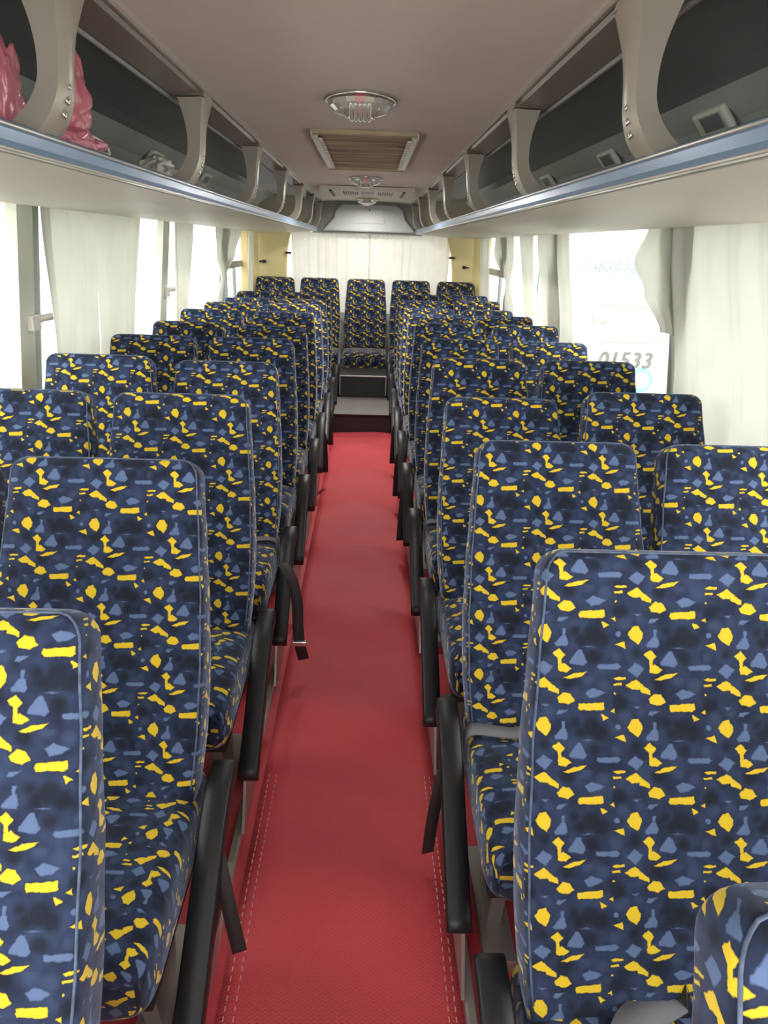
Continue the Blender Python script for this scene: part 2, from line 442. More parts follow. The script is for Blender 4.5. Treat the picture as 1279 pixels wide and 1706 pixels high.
SEATS = {
 'LA': (-XA, [(0, .60, 25.75), (1, 1.35, 23.25), (2, 2.10, 20.75), (3, 2.85, 24.0), (4, 3.60, 20.5), (5, 4.35, 25.75), (6, 5.10, 18.5), (7, 5.85, 17.75), (8, 6.60, 22.75), (9, 7.35, 19.5)]),
 'RA': (XA, [(0, .11, 27.0), (1, .86, 21.5), (2, 1.61, 24.0), (3, 2.36, 33.25), (4, 3.11, 22.5), (5, 3.86, 23.5), (6, 4.61, 19.5), (7, 5.36, 22.0), (8, 6.11, 26.0), (9, 6.86, 23.25), (10, 7.61, 20.0)]),
 'LW': (-XW, [(1, 1.35, 28.75), (2, 2.10, 19.75), (3, 2.85, 17.25), (4, 3.60, 20.25), (5, 4.35, 22.0), (6, 5.10, 17.75), (7, 5.85, 19.5), (8, 6.60, 23.75), (9, 7.35, 20.5)]),
 'RW': (XW, [(2, 1.61, 23.75), (3, 2.36, 24.0), (4, 3.11, 21.75), (5, 3.86, 24.25), (6, 4.61, 18.5), (7, 5.36, 21.75), (8, 6.11, 26.0), (9, 6.86, 19.75), (10, 7.61, 19.25)])}
DESC = {'LA': ('{} aisle seat from the camera on the left, in blue cloth with yellow flecks', 'seats along the left of the aisle'),
        'RA': ('{} aisle seat from the camera on the right, in blue cloth with yellow flecks', 'seats along the right of the aisle'),
        'LW': ('{} visible window seat on the left, blue and yellow cloth, beside the curtains', 'window seats on the left'),
        'RW': ('{} visible window seat on the right, blue and yellow cloth, beside the curtains', 'window seats on the right')}
PROTO = {}
def orient(root, th):
    for ch in root.children:
        if ch.name.split('.')[0] == 'backrest': ch.rotation_euler = (-math.radians(th), 0, 0)
SEATOBJ = {}
for key, (X, rows) in SEATS.items():
    kind = {'LA': 'L', 'RA': 'R'}.get(key, 'W')
    for i, (row, Y, th) in enumerate(rows):
        if kind not in PROTO: PROTO[kind] = r = make_seat(kind)
        else: r = copy_tree(PROTO[kind])
        r.location = (X, Y, 0); orient(r, th)
        tag(r, DESC[key][0].format(ORD[i]), 'seat', DESC[key][1]); SEATOBJ[(key, row)] = r

# rear bench row
def make_rear():
    root = empty('bus_seat', (0, 0, 0)); bm, path = back_mesh(.98, .74)
    b = link('backrest', bm, FAB, root, loc=(0, 0, .59)); b.rotation_euler = (-math.radians(19), 0, 0)
    pb = bmesh.new(); tube(pb, path, .0022, 6); link('piping', pb, PIPE, b)
    link('seat_cushion', cushion_mesh(1.02, .47, .33, .555), FAB, root)
    return root
rr = None
for i, x in enumerate((-1.035, -.525, .008, .525, 1.045)):
    rr = make_rear() if rr is None else copy_tree(rr)
    rr.location = (x, 8.36, 0)
    tag(rr, ['leftmost', 'second from left', 'middle', 'second from right', 'rightmost'][i] +
        ' seat of the back row, patterned blue and yellow, under the rear curtain', 'seat', 'seats of the back row')

# belts that fall into the aisle (parts of their seats)
def belt(seat, pts, m=WEB, w=.021, buckle=None, name='seat_belt'):
    loc = seat.location
    bm = bmesh.new(); P2 = [Vector(p)-loc for p in pts]
    tube(bm, smoothpath(P2, 6), 0, flat=(w, .0018, (1, .25, 0)))
    o = link(name, bm, m, seat)
    if buckle:
        c = Vector(buckle)-loc; bb = bmesh.new(); box(bb, c.x-.028, c.x+.028, c.y-.012, c.y+.008, c.z-.008, c.z+.012, .003)
        k = link('buckle', bb, CHROME, o, smooth=False); k['label'] = 'chrome belt adjuster'
S = SEATOBJ
belt(S[('LA', 3)], [(-.275, 2.52, .50), (-.235, 2.42, .50), (-.205, 2.38, .42), (-.20, 2.37, .30), (-.195, 2.37, .23), (-.185, 2.42, .13)], buckle=(-.195, 2.365, .235))
belt(S[('LA', 1)], [(-.29, 1.25, .43), (-.262, 1.19, .405), (-.245, 1.16, .36), (-.228, 1.14, .28), (-.214, 1.135, .19)], w=.016)
belt(S[('RA', 2)], [(.29, 1.50, .42), (.262, 1.47, .40), (.248, 1.47, .32), (.243, 1.50, .20), (.240, 1.52, .08)], w=.017)
for k, dx in ((('RA', 5), 0), (('RA', 6), 0), (('RA', 7), 0), (('LA', 6), 0), (('LA', 7), 0)):
    s = S[k]; sg = -1 if k[0] == 'LA' else 1; y = s.location.y
    belt(s, [(sg*.30, y-.15, .42), (sg*.262, y-.18, .40), (sg*.25, y-.19, .28), (sg*.245, y-.19, .12)], w=.02)
# lap straps lying on cushions
def lap(seat, m=WEBG):
    loc = seat.location
    z = .492; pts = [(-.245, -.05, .40), (-.235, -.07, .482), (-.12, -.10, z+.004), (0, -.06, z+.012), (.12, -.09, z+.004), (.235, -.06, .484), (.245, -.05, .40)]
    bm = bmesh.new(); tube(bm, smoothpath([Vector(p) for p in pts], 6), 0, flat=(.022, .002, (0, 1, 0))); link('lap_strap', bm, m, seat)
for k in (('RA', 2), ('LA', 3), ('RA', 4)): lap(S[k])
belt(S[('RA', 1)], [(.46, .72, .500), (.50, .775, .503), (.58, .815, .502), (.66, .83, .50)], WEBG, .030, name='lap_strap')

# ------------------------------------------------------------------ bus shell
BK = 8.95
bm = bmesh.new(); box(bm, -1.56, 1.56, -1.7, BK+.1, -.08, 0); tag(link('floor', bm, RED, smooth=False), kind='structure')
# aisle matting, buckled between the rows; ridges made extra high to shade dark bands
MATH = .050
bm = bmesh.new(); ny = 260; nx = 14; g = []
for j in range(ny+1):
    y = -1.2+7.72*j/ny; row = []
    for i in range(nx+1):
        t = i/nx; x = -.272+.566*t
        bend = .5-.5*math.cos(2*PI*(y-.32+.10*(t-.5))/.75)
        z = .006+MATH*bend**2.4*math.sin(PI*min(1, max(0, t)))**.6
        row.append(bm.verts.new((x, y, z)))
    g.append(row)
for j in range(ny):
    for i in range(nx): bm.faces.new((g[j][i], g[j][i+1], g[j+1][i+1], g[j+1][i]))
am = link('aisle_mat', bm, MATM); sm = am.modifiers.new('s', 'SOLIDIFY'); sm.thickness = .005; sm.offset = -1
tag(am, 'long red ribbed mat running down the aisle between the seat rows', 'mat')
bm = bmesh.new()
for x in (-.255, -.232, .262, .279):
    y = .6
    while y < 1.9:
        t = (x+.272)/.566; bend = .5-.5*math.cos(2*PI*(y+.007-.32+.10*(t-.5))/.75)
        z = .006+MATH*bend**2.4*math.sin(PI*t)**.6
        box(bm, x-.0012, x+.0012, y, y+.012, z-.001, z+.0022); y += .024
st = link('edge_stitching', bm, STITCH, am, smooth=False); st['kind'] = 'stuff'
for sx, nm in ((-1, 'left'), (1, 'right')):
    bm = bmesh.new(); extrude_profile(bm, [(sx*.300, 0), (sx*.300, .022), (sx*.306, .028), (sx*.322, .028), (sx*.330, .0)], -1.2, 6.5)
    t = link('floor_rail', bm, ALU, smooth=False)
    tag(t, 'aluminium seat rail along the %s edge of the red aisle' % nm, 'rail', 'aluminium floor rails')
    # lower wall, leaning window wall, waist rail
    wx = lambda z: 1.40+(1.75-z)*.115
    bm = bmesh.new(); extrude_profile(bm, [(sx*1.51, 0), (sx*1.51, .86), (sx*1.56, .86), (sx*1.56, 0)], -1.7, BK+.1)
    tag(link('wall_'+nm, bm, WALLP, smooth=False), kind='structure')
    bm = bmesh.new(); extrude_profile(bm, [(sx*1.46, .86), (sx*1.47, .90), (sx*1.56, .90), (sx*1.56, .80), (sx*1.47, .80)], -1.7, BK+.1)
    tag(link('trim_1' if sx < 0 else 'trim_2', bm, PILL, smooth=False), kind='structure')
    # outer roof side above the windows
    bm = bmesh.new(); extrude_profile(bm, [(sx*1.42, 1.80), (sx*1.50, 1.80), (sx*1.46, 2.1), (sx*1.2, 2.34), (sx*1.15, 2.28), (sx*1.38, 2.08)], -1.7, BK+.1)
    tag(link('wall_%s_upper' % nm, bm, WALLP, smooth=False), kind='structure')
    bm = bmesh.new(); extrude_profile(bm, [(sx*wx(z), z) for z in (.88, 1.2, 1.5, 1.81)]+[(sx*(wx(z)+.005), z) for z in (1.81, 1.5, 1.2, .88)], -1.7, BK)
    tag(link('window_1' if sx < 0 else 'window_2', bm, GLASS, smooth=False), kind='structure')
    n = 0
    for yp in (-1.62, 1.06, 3.18, 5.31, 7.36, 8.78):
        bm = bmesh.new(); d = .12
        for (ya, yb, xo, mm) in ((yp-.12, yp+.02, 0, PILL),):
            extrude_profile(bm, [(sx*(wx(z)-.045), z) for z in (.86, 1.1, 1.3, 1.5, 1.65, 1.81)]+[(sx*(wx(z)-.002), z) for z in (1.81, 1.5, 1.2, .86)], ya, yb)
        p = link('window_pillar', bm, PILL, smooth=False)
        tag(p, kind='structure')
        bm = bmesh.new()
        extrude_profile(bm, [(sx*(wx(z)-.018), z) for z in (.88, 1.1, 1.3, 1.5, 1.65, 1.81)]+[(sx*(wx(z)-.002), z) for z in (1.81, 1.5, 1.2, .88)], yp+.02, yp+.14)
        gk = link('window_gasket', bm, GASK, p, smooth=False)
        if yp in (3.18, 5.31) and sx < 0:
            cz, cx_ = 1.315, sx*(wx(1.315)-.055)
            cl = empty('curtain_clip', (cx_, yp, cz), 'white plastic curtain clip on the %s window pillar on the left' % ('nearest' if yp < 4 else 'next'), 'clip', 'curtain clips')
            bm = bmesh.new(); box(bm, -.016, .012, -.05, .03, -.035, .03, .004); link('clip_base', bm, WHITEP, cl, smooth=False)
            bm = bmesh.new(); tube(bm, smoothpath([(0, .02, .008), (.02, .06, .014), (.022, .13, .012), (-.002, .15, .006), (-.02, .12, .002), (-.018, .06, -.005), (0, .03, -.008)], 5), 0, flat=(.014, .003, (0, 0, 1)))
            link('clip_loop', bm, WHITEP, cl)
# ceiling
bm = bmesh.new(); pts = [(-.5, 2.12), (-.3, 2.128), (0, 2.132), (.3, 2.128), (.5, 2.12), (.5, 2.18), (-.5, 2.18)]
extrude_profile(bm, pts, -1.7, 8.8); tag(link('ceiling', bm, CEIL, smooth=False), kind='structure')
struct('roof', (-1.25, 1.25, -1.7, BK+.1, 2.30, 2.36), CEIL)

# front: dashboard wall and windscreen behind the photographer
struct('wall_front', (-1.56, 1.56, -1.76, -1.70, -.08, .75), WALLP)
struct('dash_shade_block', (-1.45, 1.45, -1.70, -1.05, 0, .92), BLACKP, .04)  # unseen dashboard block, added to shade the near end of the floor
struct('wall_front_top', (-1.56, 1.56, -1.76, -1.70, 2.05, 2.36), WALLP)
struct('window_3', (-1.52, 1.52, -1.74, -1.73, .75, 2.05), GLASS)

# ------------------------------------------------------------------ luggage racks
def bracket(root, sx, y):
    """curved upright: narrow pale front strip, deeper darker flank, flared head and foot"""
    ks = [  # z, x of front, depth outward, half width in y
        (2.093, .500, .085, .075), (2.06, .508, .068, .062), (2.02, .516, .052, .047), (1.98, .521, .044, .039), (1.94, .525, .043, .038),
        (1.91, .531, .048, .042), (1.885, .541, .056, .046), (1.86, .556, .070, .048), (1.845, .572, .088, .049)]
    bm = bmesh.new(); rings = []
    K = [Vector(k[:3]) for k in ks]; H = [k[3] for k in ks]
    n = 4
    def cr(a, i, t):
        p0, p1, p2, p3 = a[max(i-1, 0)], a[i], a[i+1], a[min(i+2, len(a)-1)]
        return .5*((2*p1)+(p2-p0)*t+(2*p0-5*p1+4*p2-p3)*t*t+(3*p1-p0-3*p2+p3)*t**3)
    for i in range(len(ks)-1):
        for k in range(n+(i == len(ks)-2)):
            t = k/n; v = cr(K, i, t); h = cr(H, i, t); z, x, d = v
            ring = [(x, -h), (x-.006, -h*.5), (x-.008, 0), (x-.006, h*.5), (x, h), (x+d*.6, h*.8), (x+d, h*.72), (x+d, -h*.72), (x+d*.6, -h*.8)]
            rings.append([bm.verts.new((sx*a, y+b, z)) for a, b in ring])
    m = len(rings[0])
    for a, b in zip(rings, rings[1:]):
        for k in range(m): bm.faces.new((a[k], a[(k+1) % m], b[(k+1) % m], b[k]))
    bm.faces.new(rings[0]); bm.faces.new(rings[-1]); bmesh.ops.recalc_face_normals(bm, faces=bm.faces)
    br = link('bracket', bm, BRKT, root, smooth=False)
    for f in br.data.polygons: f.use_smooth = True
    br.data.set_sharp_from_angle(angle=math.radians(38)) if hasattr(br.data, 'set_sharp_from_angle') else None
    bm = bmesh.new()   # head cap above the joint
    A = [(.497, -.077), (.497, .077), (.585, .056), (.585, -.056)]; B = [(.497, -.045), (.497, .045), (.60, .02), (.60, -.02)]
    a = [bm.verts.new((sx*p, y+q, 2.096 if p < .55 else 2.100)) for p, q in A]; b = [bm.verts.new((sx*p, y+q, 2.122)) for p, q in B]
    for k in range(4): bm.faces.new((a[k], a[(k+1) % 4], b[(k+1) % 4], b[k]))
    bm.faces.new(a); bm.faces.new(b); bmesh.ops.recalc_face_normals(bm, faces=bm.faces)
    link('bracket_cap', bm, BRKT, br, smooth=False)
    for z, x, r in ((1.925, .519, .0055), (1.902, .525, .008), (1.880, .534, .0085)):
        bm = bmesh.new(); bmesh.ops.create_uvsphere(bm, u_segments=12, v_segments=8, radius=r)
        for v in bm.verts: v.co.x *= .45
        for v in bm.verts: v.co += Vector((sx*x, y-.008, z))
        link('screw_stud', bm, CHROME, br)
for sx, nm in ((-1, 'left'), (1, 'right')):
    root = empty('luggage_rack', (0, 0, 0))
    root.location = (0, 0, 0)
    tag(root, 'long overhead luggage rack with curved brackets above the %s windows' % nm, 'luggage rack', 'overhead luggage racks')
    YA, YB = -1.6, 8.70
    bm = bmesh.new(); extrude_profile(bm, [(sx*a, b) for a, b in ((.590, 1.797), (.75, 1.785), (1.0, 1.772), (1.22, 1.768), (1.31, 1.775), (1.33, 1.79), (1.33, 1.81), (.60, 1.822))], YA, YB)
    link('underside_panel', bm, CREAM, root, smooth=False)
    bm = bmesh.new(); extrude_profile(bm, [(sx*a, b) for a, b in ((.562, 1.800), (.556, 1.812), (.556, 1.830), (.562, 1.842), (.574, 1.848), (.600, 1.846), (.60, 1.80))], YA, YB)
    link('blue_front_rail', bm, BLUER, root, smooth=False)
    for nme, z0, z1, xx in (('rail_highlight_strip', 1.8335, 1.8385, .5575), ('rail_lower_strip', 1.7965, 1.8025, .5605)):
        bm = bmesh.new(); box(bm, min(sx*(xx-.004), sx*(xx+.012)), max(sx*(xx-.004), sx*(xx+.012)), YA, YB, z0, z1, .0015); link(nme, bm, ALU, root, smooth=False)
    bm = bmesh.new(); extrude_profile(bm, [(sx*a, b) for a, b in ((.50, 2.125), (.515, 2.104), (.60, 2.098), (.625, 2.108), (.63, 2.135), (.60, 2.15))], YA, YB)
    link('upper_fascia', bm, FASC, root, smooth=False)
    bm = bmesh.new(); box(bm, min(sx*.492, sx*.503), max(sx*.492, sx*.503), YA, YB, 2.110, 2.122, .002); link('ceiling_edge_trim', bm, ALU, root, smooth=False)
    bm = bmesh.new(); box(bm, min(sx*.612, sx*.622), max(sx*.612, sx*.622), YA, YB, 2.092, 2.102, .002); link('fascia_groove_trim', bm, GREYIN, root, smooth=False)
    bm = bmesh.new(); extrude_profile(bm, [(sx*a, b) for a, b in ((.62, 2.13), (1.02, 2.165), (1.10, 2.15), (1.12, 2.19), (.6, 2.17))], YA, YB)
    link('rack_top_lining', bm, DARKIN, root, smooth=False)
    bm = bmesh.new(); extrude_profile(bm, [(sx*a, b) for a, b in ((1.10, 2.15), (1.20, 2.08), (1.29, 1.95), (1.32, 1.80), (1.36, 1.80), (1.34, 1.97), (1.24, 2.12), (1.12, 2.19))], YA, YB)
    link('rack_back_wall', bm, GREYIN, root, smooth=False)
    for y in (1.52, 2.65, 3.85, 5.05, 6.25, 7.45, 8.60): bracket(root, sx, y)
    ys = (2.62, 3.72, 4.95) if sx > 0 else (4.4, 5.7)
    for y in ys:
        bm = bmesh.new(); x = 1.185
        box(bm, -.012, .012, -.11, .11, -.042, .042, .01)
        v = link('air_outlet', bm, WHITEP, root, smooth=False); v.location = (sx*1.165, y, 2.085); v.rotation_euler = (0, sx*math.radians(-40), 0)
        bm = bmesh.new(); box(bm, -.016, .016, -.085, .055, -.027, .027, .003); link('outlet_slot', bm, DARKIN, v, smooth=False)

# ------------------------------------------------------------------ rear end
struct('wall_back', (-1.56, 1.56, BK, BK+.06, -.08, .90), WALLP)
struct('wall_back_top', (-1.56, 1.56, BK, BK+.06, 1.86, 2.36), WALLP)
for sx, nm in ((-1, 'left'), (1, 'right')):
    bm = bmesh.new(); zs = [.86, 1.1, 1.3, 1.45, 1.6, 1.7, 1.8]
    inner = [.93, .925, .93, .925, .915, .895, .87] if sx < 0 else [1.02, 1.015, 1.02, 1.01, .99, .965, .94]
    fr = [[bm.verts.new((sx*a, 8.80, z)) for z, a in zip(zs, inner)], [bm.verts.new((sx*(a+.03), 8.765, z)) for z, a in zip(zs, inner)],
          [bm.verts.new((sx*1.24, 8.70, z)) for z in zs], [bm.verts.new((sx*1.34, 8.60, z)) for z in zs], [bm.verts.new((sx*1.42, 8.58, z)) for z in zs],
          [bm.verts.new((sx*1.42, 8.92, z)) for z in zs], [bm.verts.new((sx*a, 8.92, z)) for z, a in zip(zs, inner)]]
    for i in range(7):
        A, B = fr[i], fr[(i+1) % 7]
        for k in range(6): bm.faces.new((A[k], A[k+1], B[k+1], B[k]))
    bm.faces.new([c[0] for c in fr]); bm.faces.new([c[-1] for c in fr]); bmesh.ops.recalc_face_normals(bm, faces=bm.faces)
    t = link('corner_panel', bm, YEL, smooth=False); tag(t, 'yellow cream curved corner panel at the back on the %s' % nm, 'panel', 'yellow corner panels')
    x = sx*(1.17 if sx < 0 else 1.14)
    bm = bmesh.new(); box(bm, x-.02, x+.02, 8.66, 8.71, 1.44, 1.475, .004); box(bm, x-.01, x+.05*sx, 8.655, 8.672, 1.45, 1.465, .003)
    link('hook', bm, DARKM, t, smooth=False)
    x = sx*(.90 if sx < 0 else 1.0)
    bm = bmesh.new(); box(bm, x-.035, x+.035, 8.74, 8.775, 1.545, 1.57, .004); link('curtain_hook', bm, DARKM, t, smooth=False)
struct('window_4', (-1.05, 1.1, 8.93, 8.94, .88, 1.88), GLASS)
# bulkhead above the rear window
def slab(bm, pts, y0, y1):
    a = [bm.verts.new((x, y0, z)) for x, z in pts]; b = [bm.verts.new((x, y1, z)) for x, z in pts]
    for k in range(len(pts)): bm.faces.new((a[k], a[(k+1) % len(pts)], b[(k+1) % len(pts)], b[k]))
    bm.faces.new(a); bm.faces.new(b); bmesh.ops.recalc_face_normals(bm, faces=bm.faces)
def arch(w0, w1, z0, z1, r, xo=0):
    pts = [(-w0, z0), (w0, z0)]
    for k in range(9):
        a = PI/2*k/8; pts.append((w1-r+r*math.cos(a), z1-r+r*math.sin(a)))
    for k in range(9):
        a = PI/2+PI/2*k/8; pts.append((-w1+r+r*math.cos(a), z1-r+r*math.sin(a)))
    return [(x+xo, z) for x, z in pts]
root = empty('rear_bulkhead', (0, 8.72, 1.8), 'light grey arched panel over the back window between the racks', 'panel')
bm = bmesh.new(); box(bm, -.62, .64, .03, .09, -.015, .33); link('back_plate', bm, PLATE, root, smooth=False)
bm = bmesh.new(); slab(bm, arch(.53, .40, .012, .292, .14, .03), -.012, .03); bmesh.ops.bevel(bm, geom=[e for e in bm.edges if all(abs(v.co.y+.012) < 1e-4 for v in e.verts)], offset=.008, segments=2, affect='EDGES'); link('arched_panel', bm, BULK, root, smooth=False)
bm = bmesh.new(); slab(bm, arch(.17, .165, .10, .255, .05, .03), -.020, -.012); link('raised_cover', bm, BULK, root, smooth=False)
bm = bmesh.new(); bmesh.ops.create_uvsphere(bm, u_segments=10, v_segments=8, radius=.009, matrix=Matrix.Translation((.03, -.022, .235))); link('screw', bm, DARKM, root)
# rear curtain and rod
rod = empty('curtain_rod', (.04, 8.85, 1.79), 'thin white curtain rod across the top of the back window', 'rod')
bm = bmesh.new(); tube(bm, [(-.60, 0, 0), (.60, 0, 0)], .008, 10); link('rod', bm, WHITEP, rod)
for x in (-.45, -.2, 0, .2, .45):
    bm = bmesh.new(); bmesh.ops.create_cone(bm, segments=12, radius1=.013, radius2=.013, depth=.014, cap_ends=True)
    for v in bm.verts: v.co = Vector((v.co.z+x, v.co.x, v.co.y))
    link('ring', bm, CHROME, rod, smooth=False)

def interp(ks, z):
    if z >= ks[0][0]: return ks[0][1:]
    for a, b in zip(ks, ks[1:]):
        if z >= b[0]:
            t = (a[0]-z)/(a[0]-b[0]); t = t*t*(3-2*t) if len(ks) > 2 else t
            return [p+(q-p)*t for p, q in zip(a[1:], b[1:])]
    return ks[-1][1:]
def curtain(sx, ks, pleats, amp, label, group, seed=0, m=None, rear=False):
    """ks: (z, y_from, y_to, lateral offset) from the top down"""
    rnd = random.Random(seed); ph = [rnd.uniform(0, 6.28) for _ in range(4)]; bm = bmesh.new(); nu, nv = int(pleats*12)+10, 26; g = []
    zt, zb = ks[0][0], ks[-1][0]
    for j in range(nv+1):
        z = zt+(zb-zt)*j/nv; ya, yb, off = interp(ks, z); row = []
        for i in range(nu+1):
            s = i/nu; s2 = s+.018*math.sin(2*PI*s*2+ph[1])
            tight = min(1, abs(yb-ya)/abs(ks[0][2]-ks[0][1])+.25)
            wv = math.sin(2*PI*pleats*s+ph[0]+.5*math.sin(3*z+ph[2]))+.45*math.sin(2*PI*pleats*2.3*s+ph[3]+z)+.3*math.sin(2*PI*1.3*s+ph[2])
            d = off+1.1*amp*wv*(.55+.45*(j/nv))*tight
            p = (ya+(yb-ya)*s2, 8.84-d, z) if rear else (sx*(1.345+(1.75-z)*.085-d), ya+(yb-ya)*s2, z)
            row.append(bm.verts.new(p))
        g.append(row)
    for j in range(nv):
        for i in range(nu): bm.faces.new((g[j][i], g[j][i+1], g[j+1][i+1], g[j+1][i]))
    o = link('curtain', bm, m or CURT); tag(o, label, 'curtain', group); return o
GL, GR = 'curtains at the left windows', 'curtains at the right windows'
curtain(-1, [(1.785, 3.26, 3.86, 0), (1.15, 3.34, 3.86, 0), (.92, 3.30, 3.84, 0)], 3, .016, 'wide off-white curtain beside the nearest left window pillar, behind the window seats', GL, 1)
curtain(-1, [(1.785, 3.87, 4.66, 0), (1.15, 3.92, 4.50, .005), (.92, 3.9, 4.45, 0)], 4, .020, 'off-white pleated curtain in the middle of the left side, right of the wide one', GL, 2)
curtain(-1, [(1.785, 5.44, 6.0, 0), (1.12, 5.50, 5.86, 0), (.92, 5.5, 5.85, 0)], 3, .018, 'narrow off-white curtain just beyond the second left window pillar', GL, 3)
curtain(-1, [(1.785, 6.78, 8.2, 0), (1.55, 6.85, 7.85, 0), (1.33, 7.1, 7.28, .02), (1.15, 7.0, 7.4, .0), (.92, 6.95, 7.5, 0)], 4, .02, 'off-white curtain tied in the middle, on the far left near the back', GL, 4)
curtain(-1, [(1.785, 8.30, 8.56, .075), (.92, 8.30, 8.56, .11)], 2, .015, 'thin off-white curtain in the back left corner beside the yellow panel', GL, 5)
curtain(1, [(1.785, 2.30, 3.40, 0), (1.1, 2.1, 3.22, 0), (.92, 2.1, 3.18, 0)], 4, .018, 'broad off-white curtain nearest the camera on the right', GR, 6)
curtain(1, [(1.785, 3.22, 3.50, .012), (1.63, 3.2, 3.66, .012), (1.5, 3.18, 3.5, .012), (1.34, 3.12, 3.27, .012)], 1, .012, 'loose folded curtain flap bulging beside the right window with the white coach', GR, 7)
curtain(1, [(1.785, 4.90, 5.85, 0), (1.1, 4.72, 5.60, 0), (.92, 4.7, 5.58, 0)], 3, .022, 'off-white curtain left of the open right window showing the white coach', GR, 8)
curtain(1, [(1.785, 6.0, 6.55, 0), (.92, 5.8, 6.1, 0)], 2, .02, 'narrow off-white curtain strip, second from the open right window', GR, 9)
curtain(1, [(1.785, 6.9, 7.85, 0), (1.62, 6.9, 7.95, 0), (1.36, 6.95, 7.15, .02), (1.15, 6.9, 7.4, 0), (.92, 6.9, 7.5, 0)], 4, .018, 'off-white curtain tied in the middle, on the far right near the back', GR, 10)
curtain(1, [(1.785, 8.0, 8.54, .04), (.92, 8.0, 8.54, .06)], 3, .015, 'off-white pleated curtain in the back right corner beside the yellow panel', GR, 11)
curtain(0, [(1.795, -.86, .06, 0), (.9, -.84, .05, 0)], 8, .010, 'left half of the warm white curtain over the back window', 'back window curtains', 12, CURTR, True)
curtain(0, [(1.795, .045, 1.0, .006), (.9, .04, .98, .006)], 8, .010, 'right half of the warm white curtain over the back window', 'back window curtains', 13, CURTR, True)
# sliding window frames near the back
for sx, nm, y0, y1, z in ((-1, 'left', 7.75, 8.72, 1.43), (1, 'right', 7.45, 8.72, 1.43)):
    bm = bmesh.new(); X0 = 1.40+(1.75-z)*.115
    a, b = sorted((sx*(X0-.03), sx*(X0-.004))); box(bm, a, b, y0, y1, z-.035, z+.035, .004)
    fr = link('window_frame', bm, mat('brown_grey_frame_'+nm, '#9a938a', .5), smooth=False); tag(fr, kind='structure')
    bm = bmesh.new(); a, b = sorted((sx*(X0+.0), sx*(X0+.03))); box(bm, a, b, y0, y0+.05, .9, z-.03, .004); box(bm, a, b, y0+.5, y0+.55, .9, z-.03, .004)
    link('mullion', bm, GASK, fr, smooth=False)

# steps and plinth at the end of the aisle
def step(name, parts, label):
    r = empty(name, (0, parts[0][1][2], 0), label, 'step')
    for nme, b, m in parts:
        o = boxo(nme, b, m, bev=.004); o.parent = r; o.location = -r.location
    return r
step('aisle_step', [('riser', (-.266, .270, 6.54, 7.30, 0, .178), STEPM), ('tread', (-.266, .270, 6.525, 7.30, .1785, .188), STEPG)], 'dark step with a grey tread at the far end of the red aisle')
step('engine_box', [('front_panel', (-.245, .245, 7.325, 7.84, .0, .405), BOXM), ('top_edge', (-.245, .245, 7.312, 7.335, .395, .41), STEEL), ('left_edge', (-.245, -.23, 7.312, 7.345, .21, .395), STEEL), ('right_edge', (.23, .245, 7.312, 7.345, .21, .395), STEEL)], 'black box panel under the middle back seat, behind the grey step')
struct('bench_plinth', (-1.45, 1.45, 7.90, BK, 0, .325), BOXM)

# ------------------------------------------------------------------ ceiling fittings
DOME_FILL = 13  # base energy of the fill lights added under the unlit domes
def dome(y, sc, label):
    r = empty('ceiling_light', (0, y, 2.131), label, 'ceiling light', 'round ceiling lights')
    def disc(name, prof, m, seg=40, sh=False):
        bm = bmesh.new(); rg = []
        for (rad, z) in prof: rg.append([bm.verts.new((rad*math.cos(2*PI*k/seg)*sc, rad*math.sin(2*PI*k/seg)*sc*1.15, z*sc)) for k in range(seg)])
        for a, b in zip(rg, rg[1:]):
            for k in range(seg): bm.faces.new((a[k], a[(k+1) % seg], b[(k+1) % seg], b[k]))
        bm.faces.new(rg[0]); bm.faces.new(rg[-1]); bmesh.ops.recalc_face_normals(bm, faces=bm.faces)
        return link(name, bm, m, r, smooth=sh)
    l = bpy.data.lights.new('dome_fill_light', 'AREA'); l.shape = 'DISK'; l.size = .2*sc; l.energy = DOME_FILL*(.5 if y > 8 else 1.7 if y > 4 else .25); l.color = (1, .97, .92)  # added fill light; the dome itself is unlit, this brightens the cabin
    lo = bpy.data.objects.new('dome_fill_light', l); COL.objects.link(lo); lo.parent = r; lo.location = (0, 0, -.085*sc)
    disc('base_ring', [(.122, 0), (.126, -.008), (.118, -.016), (.105, -.018)], CHROME, sh=True)
    disc('lens', [(.112, -.014), (.106, -.030), (.088, -.046), (.055, -.056), (.02, -.058)], DOMEG, 22)
    bm = bmesh.new()
    for k in range(5):
        x = (-.030+.015*k)*sc
        pts = [Vector((x, yy*sc*1.1, -(.064-.035*(abs(yy)/.105)**2.2)*sc)) for yy in [(-.1+.2*i/10) for i in range(11)]]
        tube(bm, pts, .0075*sc, 8)
    link('ribbed_band', bm, DOMEG, r)
    for s in (-1, 1):
        bm = bmesh.new(); pts = [Vector((s*(.045+.02*(abs(yy)/.08)**2)*sc, yy*sc, -(.058-.02*(abs(yy)/.09)**2)*sc)) for yy in [(-.08+.16*i/10) for i in range(11)]]
        tube(bm, pts, .004*sc, 8); link('curved_rib', bm, CHROME, r)
dome(2.72, 1.0, 'large round clear ceiling light nearest the camera')
dome(5.72, 1.0, 'round ceiling light between the brown grille and the slotted vent')
dome(8.25, 1.0, 'farthest round ceiling light, just before the rear bulkhead')
r = empty('return_air_grille', (.01, 4.16, 2.128), 'rectangular ceiling grille with brown pleated filter between two round lights', 'ceiling grille')
bm = bmesh.new(); box(bm, -.225, .225, -.72, .72, -.012, .004, .003); link('filter', bm, FILT, r, smooth=False)
